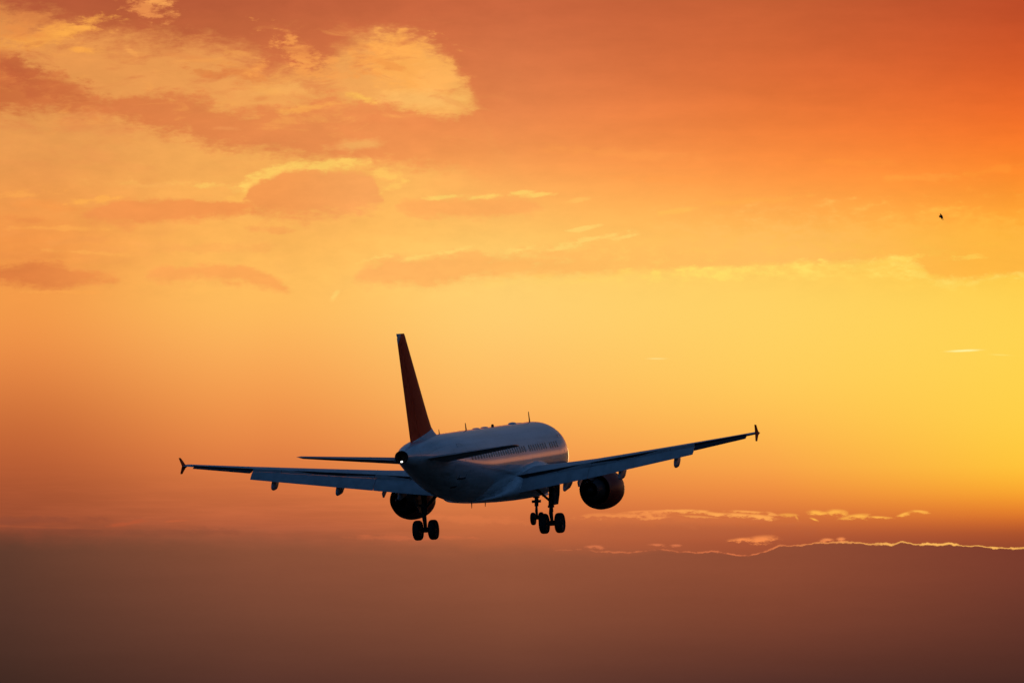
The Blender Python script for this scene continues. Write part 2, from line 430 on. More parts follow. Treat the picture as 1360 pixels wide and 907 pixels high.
# --- rest of the dome: afterglow round the sun, blue dusk overhead and behind
side = mth('ABSOLUTE', AZ - SUN_AZ)
back = ramp(EL, [(-2, (22, 30, 44)), (3, (32, 46, 66)), (10, (38, 67, 100)), (30, (38, 73, 112)), (60, (36, 68, 107)), (90, (34, 62, 99))], -2, 90)
glow = ramp(EL, [(-2, (50, 34, 34)), (4.6, (62, 42, 42)), (5.8, (240, 142, 92)), (7.4, (244, 150, 102)), (9.3, (140, 92, 84)), (12.5, (66, 72, 92)), (30, (40, 68, 102)), (90, (34, 62, 99))], -2, 90)
dome = mix(glow, back, sstep(side, 28, 78))
nish = nt.nodes.new('ShaderNodeTexSky')
nish.sky_type = 'NISHITA'
nish.sun_disc = False
nish.sun_elevation = R(SUN_EL)
nish.sun_rotation = R(SUN_AZ)
inside = sstep(mth('ABSOLUTE', AZ), 6.5, 16.0, 1.0, 0.0) * sstep(EL, 8.4, 12.0, 1.0, 0.0) * sstep(mth('ABSOLUTE', AZ), 90, 91, 1.0, 0.0)
final = mix(dome, sky, inside)

bg = nt.nodes.new('ShaderNodeBackground'); nt.links.new(final, bg.inputs[0]); bg.inputs[1].default_value = 1.0
bn = nt.nodes.new('ShaderNodeBackground'); nt.links.new(nish.outputs[0], bn.inputs[0])
plug(bn.inputs[1], (1.0 - inside) * 0.006)
ad = nt.nodes.new('ShaderNodeAddShader')
nt.links.new(bg.outputs[0], ad.inputs[0]); nt.links.new(bn.outputs[0], ad.inputs[1])
wo = nt.nodes.new('ShaderNodeOutputWorld')
nt.links.new(ad.outputs[0], wo.inputs[0])


# ------------------------------------------------------------------ materials
def material(name, c, rough=0.5, metal=0.0, coat=0.0, spec=0.5, nscale=0.0, namt=0.0, bump=0.0, bscale=3.0):
    m = bpy.data.materials.new(name); m.use_nodes = True
    t = m.node_tree; b = t.nodes['Principled BSDF']
    b.inputs['Base Color'].default_value = tuple(c) + (1,)
    b.inputs['Roughness'].default_value = rough
    b.inputs['Metallic'].default_value = metal
    b.inputs['Coat Weight'].default_value = coat
    b.inputs['Coat Roughness'].default_value = 0.05
    b.inputs['Specular IOR Level'].default_value = spec
    tco = t.nodes.new('ShaderNodeTexCoord')
    if namt:
        mp = t.nodes.new('ShaderNodeMapping'); mp.inputs['Scale'].default_value = (0.35, 1, 1)
        t.links.new(tco.outputs['Object'], mp.inputs[0])
        n = t.nodes.new('ShaderNodeTexNoise'); n.inputs['Scale'].default_value = nscale; n.inputs['Detail'].default_value = 6
        t.links.new(mp.outputs[0], n.inputs['Vector'])
        mr = t.nodes.new('ShaderNodeMapRange'); mr.inputs[1].default_value = 0.3; mr.inputs[2].default_value = 0.7
        mr.inputs[3].default_value = 1 - namt; mr.inputs[4].default_value = 1.0
        t.links.new(n.outputs['Fac'], mr.inputs[0])
        mx = t.nodes.new('ShaderNodeVectorMath'); mx.operation = 'SCALE'; mx.inputs[0].default_value = c
        t.links.new(mr.outputs[0], mx.inputs['Scale']); t.links.new(mx.outputs[0], b.inputs['Base Color'])
        mr2 = t.nodes.new('ShaderNodeMapRange'); mr2.inputs[3].default_value = rough * 0.85; mr2.inputs[4].default_value = rough * 1.25
        t.links.new(n.outputs['Fac'], mr2.inputs[0]); t.links.new(mr2.outputs[0], b.inputs['Roughness'])
    if bump:
        n2 = t.nodes.new('ShaderNodeTexNoise'); n2.inputs['Scale'].default_value = bscale; n2.inputs['Detail'].default_value = 2
        t.links.new(tco.outputs['Object'], n2.inputs['Vector'])
        bp = t.nodes.new('ShaderNodeBump'); bp.inputs['Strength'].default_value = bump; bp.inputs['Distance'].default_value = 0.02
        t.links.new(n2.outputs['Fac'], bp.inputs['Height']); t.links.new(bp.outputs[0], b.inputs['Normal'])
        t.links.new(bp.outputs[0], b.inputs['Coat Normal'])
    return m


M = {}
M['white'] = material('white_paint', (0.74, 0.74, 0.75), 0.4, coat=1.0, nscale=0.9, namt=0.22, bump=0.22, bscale=1.3)
M['grey'] = material('grey_wing_paint', (0.42, 0.43, 0.45), 0.38, nscale=1.4, namt=0.22)
M['doorgrey'] = material('gear_door_grey', (0.07, 0.07, 0.075), 0.6, nscale=2, namt=0.3)
M['aileron'] = material('aileron_shade_black', (0.028, 0.029, 0.032), 0.6, spec=0.3, nscale=2, namt=0.3)  # near-black base colour: the dark shade of the aileron strips is painted in
M['flap'] = material('flap_paint', (0.40, 0.41, 0.42), 0.5, nscale=2.0, namt=0.3)
M['orange'] = material('orange_paint', (0.36, 0.028, 0.007), 0.45, coat=0.05, spec=0.2, nscale=1.2, namt=0.15)
M['fence'] = material('fence_paint', (0.85, 0.06, 0.012), 0.6, spec=0.1)
M['dark'] = material('dark_metal', (0.014, 0.013, 0.013), 0.6, metal=0.2, nscale=3, namt=0.3)
M['black'] = material('soot_shade_black', (0.012, 0.011, 0.011), 0.8)
M['rubber'] = material('tyre_rubber', (0.018, 0.018, 0.018), 0.85, nscale=6, namt=0.3)
M['steel'] = material('gear_steel', (0.035, 0.035, 0.037), 0.6, metal=0.2, nscale=4, namt=0.3)
M['glass'] = material('cabin_glass', (0.03, 0.03, 0.035), 0.12, spec=0.9)
M['seam'] = material('door_seam', (0.05, 0.05, 0.055), 0.6)
M['feather'] = material('dark_feathers', (0.02, 0.018, 0.016), 0.9, nscale=20, namt=0.3)
lamp = bpy.data.materials.new('tail_lamp_glow'); lamp.use_nodes = True
lb = lamp.node_tree.nodes['Principled BSDF']
lb.inputs['Emission Color'].default_value = (1, 0.95, 0.85, 1); lb.inputs['Emission Strength'].default_value = 4.0
M['lamp'] = lamp

# fuselage skin joints: thin dull rings and stringer lines, and long streaks of grime towards the tail and belly
wm = M['white']; t = wm.node_tree; b = t.nodes['Principled BSDF']
tco = t.nodes.new('ShaderNodeTexCoord'); sp = t.nodes.new('ShaderNodeSeparateXYZ'); t.links.new(tco.outputs['Object'], sp.inputs[0])
def nm(op, *a):
    n = t.nodes.new('ShaderNodeMath'); n.operation = op
    for i, v in enumerate(a):
        if isinstance(v, (int, float)): n.inputs[i].default_value = v
        else: t.links.new(v, n.inputs[i])
    return n.outputs[0]
ringl = nm('LESS_THAN', nm('PINGPONG', nm('ADD', sp.outputs[0], .4), 1.065), .028)
angl = nm('ARCTAN2', sp.outputs[2], nm('ABSOLUTE', sp.outputs[1]))
strl = nm('LESS_THAN', nm('PINGPONG', nm('ADD', angl, 3.3), .30), .009)
seam = nm('MULTIPLY', nm('MAXIMUM', ringl, strl), .22)
mp = t.nodes.new('ShaderNodeMapping'); mp.inputs['Scale'].default_value = (.12, 2.6, 2.6); t.links.new(tco.outputs['Object'], mp.inputs[0])
gn = t.nodes.new('ShaderNodeTexNoise'); gn.inputs['Scale'].default_value = 1.2; gn.inputs['Detail'].default_value = 5; t.links.new(mp.outputs[0], gn.inputs['Vector'])
dirt = nm('MULTIPLY', nm('MAXIMUM', nm('SUBTRACT', gn.outputs['Fac'], .45), 0.0), 1.3)
keep = nm('SUBTRACT', nm('SUBTRACT', 1.0, seam), dirt)
src = b.inputs['Base Color'].links[0].from_socket
hs = t.nodes.new('ShaderNodeHueSaturation'); t.links.new(src, hs.inputs['Color']); t.links.new(keep, hs.inputs['Value'])
t.links.new(hs.outputs[0], b.inputs['Base Color'])

# fin livery: orange above a slanted line, white root, bare grey cap at the top of the trailing edge
fm = material('fin_livery', (0.95, 0.05, 0.009), 0.6, spec=0.12)
t = fm.node_tree; b = t.nodes['Principled BSDF']
tco = t.nodes.new('ShaderNodeTexCoord'); sp = t.nodes.new('ShaderNodeSeparateXYZ'); t.links.new(tco.outputs['Object'], sp.inputs[0])


def tm(op, a, c):
    n = t.nodes.new('ShaderNodeMath'); n.operation = op
    for i, v in enumerate((a, c)):
        if isinstance(v, (int, float)): n.inputs[i].default_value = v
        else: t.links.new(v, n.inputs[i])
    return n.outputs[0]


# line from (x 31.0, z 1.75) to (x 26.9, z 2.5)
line = tm('SUBTRACT', sp.outputs[2], tm('ADD', tm('MULTIPLY', sp.outputs[0], -0.183), 7.42))
isor = tm('GREATER_THAN', line, 0.0)
cap = tm('GREATER_THAN', tm('ADD', sp.outputs[0], tm('MULTIPLY', sp.outputs[2], 0.85)), 38.45)
m1 = t.nodes.new('ShaderNodeMix'); m1.data_type = 'RGBA'; t.links.new(isor, m1.inputs[0])
m1.inputs[6].default_value = (0.74, 0.74, 0.75, 1); m1.inputs[7].default_value = (0.95, 0.05, 0.009, 1)
m2 = t.nodes.new('ShaderNodeMix'); m2.data_type = 'RGBA'; t.links.new(cap, m2.inputs[0])
t.links.new(m1.outputs[2], m2.inputs[6]); m2.inputs[7].default_value = (0.55, 0.55, 0.56, 1)
t.links.new(m2.outputs[2], b.inputs['Base Color'])
M['fin'] = fm

# ------------------------------------------------------------------ ground
gm = material('dry_grass', (0.045, 0.042, 0.025), 0.95, nscale=0.05, namt=0.5)
bm = bmesh.new()
bmesh.ops.create_circle(bm, cap_ends=True, cap_tris=True, segments=96, radius=60000)
me = bpy.data.meshes.new('ground'); bm.to_mesh(me); bm.free(); me.materials.append(gm)
ground = bpy.data.objects.new('ground', me); col.objects.link(ground)
ground['kind'] = 'structure'

# ------------------------------------------------------------------ mesh helpers
def link(name, bm, mat, parent, smooth=True, angle=40, label=None):
    bmesh.ops.recalc_face_normals(bm, faces=bm.faces)
    me = bpy.data.meshes.new(name); bm.to_mesh(me); bm.free()
    me.materials.append(M[mat])
    if smooth:
        for p in me.polygons: p.use_smooth = True
        me.set_sharp_from_angle(angle=R(angle))
    o = bpy.data.objects.new(name, me)
    col.objects.link(o)
    if parent is not None: o.parent = parent
    if label: o['label'] = label
    return o


def loft(bm, rings, cap0=True, cap1=True, closed=True):
    vs = [[bm.verts.new(p) for p in r] for r in rings]
    n = len(vs[0])
    for a, b_ in zip(vs, vs[1:]):
        for i in range(n if closed else n - 1):
            j = (i + 1) % n
            bm.faces.new((a[i], a[j], b_[j], b_[i]))
    if cap0: bm.faces.new(vs[0])
    if cap1: bm.faces.new(vs[-1])
    return vs


def tube(bm, p0, p1, r0, r1=None, n=14):
    p0, p1 = Vector(p0), Vector(p1)
    r1 = r0 if r1 is None else r1
    d = (p1 - p0).normalized()
    a = d.orthogonal().normalized(); b_ = d.cross(a)
    loft(bm, [[p + (a * cos(2 * pi * i / n) + b_ * sin(2 * pi * i / n)) * r for i in range(n)] for p, r in ((p0, r0), (p1, r1))])


def lathe(bm, prof, origin, axis='x', n=48, tilt=None):
    """closed profile (along, radius) spun about an axis through origin"""
    rings = []
    for a, r in prof:
        ring = []
        for i in range(n):
            th = 2 * pi * i / n
            if axis == 'x': p = Vector((a, r * cos(th), r * sin(th)))
            else: p = Vector((r * cos(th), a, r * sin(th)))
            if tilt: p = tilt @ p
            ring.append(Vector(origin) + p)
        rings.append(ring)
    return rings


def plate(bm, pts, thick, normal):
    nrm = Vector(normal).normalized() * (thick / 2)
    loft(bm, [[Vector(p) - nrm for p in pts], [Vector(p) + nrm for p in pts]])


def box(bm, c, s, rot=None):
    c = Vector(c); vs = []
    for k in (-1, 1):
        ring = []
        for i, j in ((-1, -1), (1, -1), (1, 1), (-1, 1)):
            p = Vector((i * s[0] / 2, j * s[1] / 2, k * s[2] / 2))
            if rot: p = rot @ p
            ring.append(c + p)
        vs.append(ring)
    loft(bm, vs)


def interp(x, xs, ys):
    if x <= xs[0]: return ys[0]
    for a, b_, ya, yb in zip(xs, xs[1:], ys, ys[1:]):
        if x <= b_: return ya + (yb - ya) * (x - a) / (b_ - a)
    return ys[-1]


# ------------------------------------------------------------------ airliner
# body axes: x aft from the nose, y to starboard, z up (metres, fuselage centre line at z = 0)
YAW, PIT, ROL = 0.260041643, 0.0200019633, -0.0603039572
TX, TY, TD = -2.14489737, -7.10039054, 324.726127
cy_, sy_, cp_, sp_, cr_, sr_ = cos(YAW), sin(YAW), cos(PIT), sin(PIT), cos(ROL), sin(ROL)
Fv = Vector((sy_ * cp_, sp_, cy_ * cp_))
r0v = Vector((cy_, 0, -sy_))
u0v = Fv.cross(r0v)
if u0v.y < 0: u0v = -u0v
Rv = r0v * cr_ - u0v * sr_
Uv = u0v * cr_ + r0v * sr_
pe = R(PITCH)
def cw(v):   # camera-aligned heading frame (right, up, ahead) to world
    return Vector((v.x, -sin(pe) * v.y + cos(pe) * v.z, cos(pe) * v.y + sin(pe) * v.z))
ax, ay, az = cw(-Fv), cw(Rv), cw(Uv)
org = CAM + cw(Vector((TX, TY, TD)) - Fv * (0 - 18.0) * 1.0)          # nose reference point
org = CAM + cw(Vector((TX, TY, TD)) + Fv * 18.0)
plane = bpy.data.objects.new('airliner', None)
plane.empty_display_size = 4
base_pt = Vector((17.0, 0, -2.1))                                     # under the belly
mw = Matrix(((ax.x, ay.x, az.x, org.x), (ax.y, ay.y, az.y, org.y), (ax.z, ay.z, az.z, org.z), (0, 0, 0, 1)))
col.objects.link(plane)
plane.matrix_world = mw @ Matrix.Translation(base_pt)
plane['label'] = 'white airliner with orange tail fin, landing gear and flaps down, flying away into the sunset'
plane['category'] = 'airplane'
SHIFT = Matrix.Translation(-base_pt)


def part(name, bm, mat, parent=None, **k):
    o = link(name, bm, mat, None, **k)
    if parent is None:
        o.parent = plane
        o.matrix_local = SHIFT
    else:
        o.parent = parent
    return o


# --- fuselage
ST = [(0.0, .03, -.52, -.60), (.12, .33, -.22, -.93), (.45, .66, .10, -1.2), (1.0, .98, .46, -1.45), (1.6, 1.24, .85, -1.62), (2.2, 1.45, 1.32, -1.75),
      (3.0, 1.76, 1.80, -1.90), (4.0, 1.91, 2.01, -2.0), (5.2, 1.97, 2.07, -2.06), (6.2, 1.975, 2.07, -2.07), (9.0, 1.975, 2.07, -2.07), (12.0, 1.975, 2.07, -2.07),
      (15.0, 1.975, 2.07, -2.07), (18.0, 1.975, 2.07, -2.07), (19.6, 1.975, 2.07, -2.06), (21.0, 1.97, 2.07, -2.02), (22.5, 1.94, 2.065, -1.87), (24.0, 1.86, 2.06, -1.63), (25.5, 1.73, 2.05, -1.29),
      (27.0, 1.54, 2.02, -.90), (28.5, 1.31, 1.96, -.47), (29.8, 1.08, 1.88, -.09), (31.0, .84, 1.75, .25), (31.9, .63, 1.61, .48), (32.5, .48, 1.49, .62), (32.85, .39, 1.41, .70), (33.0, .34, 1.37, .735)]
SX = [s[0] for s in ST]


def fus(x, th):
    """point on the skin; th = 0 starboard, pi/2 top"""
    i = max(1, min(len(ST) - 3, next((k for k in range(len(SX)) if SX[k] >= x), len(SX) - 1) - 1))
    def cr(j):
        p0, p1, p2, p3 = (ST[min(max(k, 0), len(ST) - 1)][j] for k in (i - 1, i, i + 1, i + 2))
        u = min(max((x - SX[i]) / (SX[i + 1] - SX[i]), 0), 1)
        m1_ = (p2 - p0) / (SX[i + 1] - SX[i - 1]) * (SX[i + 1] - SX[i])
        m2_ = (p3 - p1) / (SX[min(i + 2, len(SX) - 1)] - SX[i]) * (SX[i + 1] - SX[i])
        return (2 * u**3 - 3 * u**2 + 1) * p1 + (u**3 - 2 * u**2 + u) * m1_ + (-2 * u**3 + 3 * u**2) * p2 + (u**3 - u**2) * m2_
    w, zt, zb = cr(1), cr(2), cr(3)
    return Vector((x, w * cos(th), (zt + zb) / 2 + (zt - zb) / 2 * sin(th)))


def fnorm(x, th):
    a = fus(x + .05, th) - fus(x - .05, th); b_ = fus(x, th + .01) - fus(x, th - .01)
    n = a.cross(b_).normalized()
    c = Vector((x, 0, (fus(x, pi / 2).z + fus(x, -pi / 2).z) / 2))
    return n if n.dot(fus(x, th) - c) > 0 else -n


NF = 72
xs = [0.0, .06, .12, .25, .45, .7] + [1 + .3 * i for i in range(18)] + [6.4 + .8 * i for i in range(17)] + [20 + .35 * i for i in range(37)] + [33.0]
xs = sorted(set(round(v, 3) for v in xs if v <= 33.0))
bm = bmesh.new()
loft(bm, [[fus(x, 2 * pi * i / NF) for i in range(NF)] for x in xs], True, False)
fuselage = part('fuselage', bm, 'white')

# tail cone exhaust and the white lamp in it
endc = Vector((33.0, 0, (1.37 + .735) / 2))
bm = bmesh.new()
rr = []
for dx_, s in ((-.03, 1.01), (.05, 1.02), (.07, .96), (.05, .88), (-.45, .80)):
    rr.append([endc + Vector((dx_, .345 * s * cos(2 * pi * i / 32), .322 * s * sin(2 * pi * i / 32))) for i in range(32)])
loft(bm, rr, False, True)
exh = part('tail_exhaust', bm, 'black', fuselage)
bm = bmesh.new()
bmesh.ops.create_uvsphere(bm, u_segments=16, v_segments=10, radius=.052, matrix=Matrix.Translation(endc + Vector((.06, 0.01, -.25))) @ Matrix.Diagonal((.7, 1.15, .8, 1)))
part('tail_light', bm, 'lamp', fuselage)


def patch(bm, x0, x1, z0, z1, off, n=5, rad=0.0, seg=3):
    """a rounded rectangle hugging the starboard skin"""
    pts = []
    if rad <= 0:
        cs = [(x0, z0), (x1, z0), (x1, z1), (x0, z1)]
        for (a, b_), (c, d) in zip(cs, cs[1:] + cs[:1]):
            pts += [(a + (c - a) * k / n, b_ + (d - b_) * k / n) for k in range(n)]
    else:
        for cx, cz, a0 in ((x0 + rad, z0 + rad, 180), (x1 - rad, z0 + rad, 270), (x1 - rad, z1 - rad, 0), (x0 + rad, z1 - rad, 90)):
            pts += [(cx + rad * cos(R(a0 + 90 * k / seg)), cz + rad * sin(R(a0 + 90 * k / seg))) for k in range(seg + 1)]
    def on(x, z):
        zt, zb = fus(x, pi / 2).z, fus(x, -pi / 2).z
        th = math.asin(max(-1, min(1, (z - (zt + zb) / 2) / ((zt - zb) / 2))))
        return fus(x, th), fnorm(x, th)
    ring = []
    for x, z in pts:
        p, n_ = on(x, z); ring.append(p + n_ * off)
    vs = [bm.verts.new(p) for p in ring]
    lo = []
    for x, z in pts:
        p, n_ = on(x, z); lo.append(bm.verts.new(p - n_ * .01))
    p, n_ = on((x0 + x1) / 2, (z0 + z1) / 2)
    c = bm.verts.new(p + n_ * off)
    for i in range(len(vs)):
        j = (i + 1) % len(vs)
        bm.faces.new((c, vs[i], vs[j])); bm.faces.new((vs[i], lo[i], lo[j], vs[j]))


# cabin windows, one pitch apart along the starboard side, a blank by the overwing exit
xw = 6.15
wx = []
while xw < 25.0:
    if not (7.9 < xw < 8.35 or 12.95 < xw < 13.3): wx.append(xw)
    xw += .533
for x in wx:
    bm = bmesh.new()
    patch(bm, x - .135, x + .135, .47, .86, .006, rad=.11)
    part('cabin_window', bm, 'glass', fuselage)
# rear and front doors: a dark seam with the door panel inside it
for x0, x1, z0, z1 in ((25.55, 26.36, -.42, 1.42), (4.3, 5.15, -.72, 1.15)):
    bm = bmesh.new(); patch(bm, x0 - .045, x1 + .045, z0 - .05, z1 + .045, .006, rad=.18, seg=4)
    sm = part('door_seam', bm, 'seam', fuselage)
    bm = bmesh.new(); patch(bm, x0, x1, z0, z1, .012, rad=.14, seg=4)
    part('cabin_door', bm, 'white', fuselage)
bm = bmesh.new(); patch(bm, 25.5, 26.4, -.52, -.455, .03)
part('door_sill', bm, 'seam', fuselage)
bm = bmesh.new(); patch(bm, 25.7, 26.1, -1.0, -.9, .012, rad=.04)
part('service_panel', bm, 'seam', fuselage)

# blades and bumps on the crown and belly
def blade(name, x, z, h, c, rake, mat='dark', down=False, th=.035):
    s = -1 if down else 1
    bm = bmesh.new()
    loft(bm, [[Vector((x - c / 2, 0, z - s * .05)), Vector((x, th, z - s * .05)), Vector((x + c / 2, 0, z - s * .05)), Vector((x, -th, z - s * .05))],
              [Vector((x + rake - c * .2, 0, z + s * h)), Vector((x + rake, th * .4, z + s * h)), Vector((x + rake + c * .25, 0, z + s * h)), Vector((x + rake, -th * .4, z + s * h))]])
    part(name, bm, mat, fuselage)
blade('blade_antenna', 5.05, 2.05, .62, .34, .14)
blade('blade_antenna', 19.35, 2.07, .40, .34, .10)
blade('blade_antenna', 25.05, 2.05, .26, .2, .08)
blade('blade_antenna', 19.15, -2.06, .36, .3, .06, down=True)
blade('blade_antenna', 16.2, -2.24, .24, .25, .08, down=True)
for x, L, h in ((17.25, .75, .06), (15.4, .8, .065), (9.1, 1.2, .11), (7.8, .6, .03)):
    bm = bmesh.new()
    bmesh.ops.create_uvsphere(bm, u_segments=20, v_segments=12, radius=1, matrix=Matrix.Translation((x, 0, 2.06)) @ Matrix.Diagonal((L / 2, .22, h, 1)))
    part('crown_fairing', bm, 'white', fuselage)
bm = bmesh.new()
lo_ = lathe(bm, [(-.08, .05), (0, .09), (.09, .07), (.12, .01)], (0, 0, 0), 'x', 14)
lo_ = [[Vector((13.55 + p.y, p.z, 2.06 + p.x + .03)) for p in r] for r in lo_]
loft(bm, lo_)
part('beacon_light', bm, 'orange', fuselage)

# --- belly fairing
def sring(x, w, zt, zb, e=2.9, n=64):
    r = []
    for i in range(n):
        th = 2 * pi * i / n
        c, s = cos(th), sin(th)
        r.append(Vector((x, w * math.copysign(abs(c) ** (2 / e), c), (zt + zb) / 2 + (zt - zb) / 2 * math.copysign(abs(s) ** (2 / e), s))))
    return r
FA = [(8.2, 1.0, -1.7, -2.0, 2.2), (8.8, 1.7, -1.1, -2.12, 2.6), (9.4, 2.2, -.55, -2.2, 3.0), (10.0, 2.5, -.16, -2.26, 3.4), (10.8, 2.68, .0, -2.3, 3.6), (12.0, 2.72, -.02, -2.3, 3.6), (13.3, 2.74, -.14, -2.3, 3.5), (14.7, 2.68, -.36, -2.29, 3.3),
      (16.0, 2.45, -.7, -2.27, 3.0), (17.2, 2.2, -1.03, -2.23, 2.7), (18.4, 1.9, -1.4, -2.17, 2.3), (19.4, 1.5, -1.66, -2.11, 2.2), (20.2, 1.0, -1.88, -2.06, 2.1), (20.8, .5, -1.96, -2.03, 2.0)]
bm = bmesh.new(); loft(bm, [sring(*f) for f in FA]); part('belly_fairing', bm, 'white')


# --- wings
def foil(n=14):
    """upper from trailing to leading edge, then lower back: (chord fraction, +-half thickness)"""
    us = [(1 - cos(pi * i / n)) / 2 for i in range(n + 1)]
    def t_(u): return 5 * (.2969 * math.sqrt(max(u, 0)) - .126 * u - .3516 * u**2 + .2843 * u**3 - .1036 * u**4)
    def cam_(u): return .018 * (1 - (2 * u - 1.1) ** 2 / 1.21) if u < 1 else 0
    up = [(u, t_(u), cam_(u)) for u in reversed(us)]
    lo = [(u, -t_(u), cam_(u)) for u in us[1:]]
    return up + lo
FOIL = foil()


def section(y, xle, chord, zte, inc, thick, cut=1.0, n=14):
    """airfoil ring; z of the (full chord) trailing edge given; inc = nose-up incidence in degrees; cut truncates the tail"""
    ring = []
    for u, h, c in FOIL:
        uu = u * cut
        # re-evaluate at the truncated position
        tt = 5 * (.2969 * math.sqrt(max(uu, 0)) - .126 * uu - .3516 * uu**2 + .2843 * uu**3 - .1036 * uu**4)
        zz = (tt if h >= 0 else -tt) * thick + .018 * (1 - ((2 * uu - 1.1) ** 2) / 1.21)
        xa, za = uu * chord, zz * chord
        za += (1 - uu) * chord * tan(R(inc))
        ring.append(Vector((xle + xa, y, zte + za)))
    return ring


YS = [1.2, 2.05, 6.4, 13.2, 16.95]
LEX = [10.55, 11.0, 13.25, 16.75, 18.6]
CH = [6.75, 6.1, 3.85, 2.35, 1.35]
ZTE = [-1.22, -1.12, -.45, .43, .93]
INC = [3.2, 3.0, 1.2, .3, -.3]
THK = [.145, .14, .12, .11, .105]
def wing_at(y):
    return (interp(y, YS, LEX), interp(y, YS, CH), interp(y, YS, ZTE), interp(y, YS, INC), interp(y, YS, THK))


def fix(bm, s):
    if s < 0:
        for v in bm.verts: v.co.y = -v.co.y
    return bm


def surf_panel(y0, y1, fc, cf, defl, gap_x, gap_z, th=.13, n=4, cfs=None):
    """a moving trailing-edge panel hinged behind the wing box"""
    rings = []
    for k in range(n + 1):
        y = y0 + (y1 - y0) * k / n
        xle, c, zte, inc, tk = wing_at(y)
        chord = cfs(y) if cfs else cf * c
        hx = xle + fc * c + gap_x * c
        hz = zte + (1 - fc) * c * tan(R(inc)) + (gap_z(c) if callable(gap_z) else gap_z) * c
        ring = []
        for u, h, cm in FOIL:
            xa = u * chord; za = h * th * chord + cm * chord
            ring.append(Vector((hx + xa * cos(R(defl)) + za * sin(R(defl)), y, hz - xa * sin(R(defl)) + za * cos(R(defl)))))
        rings.append(ring)
    return rings


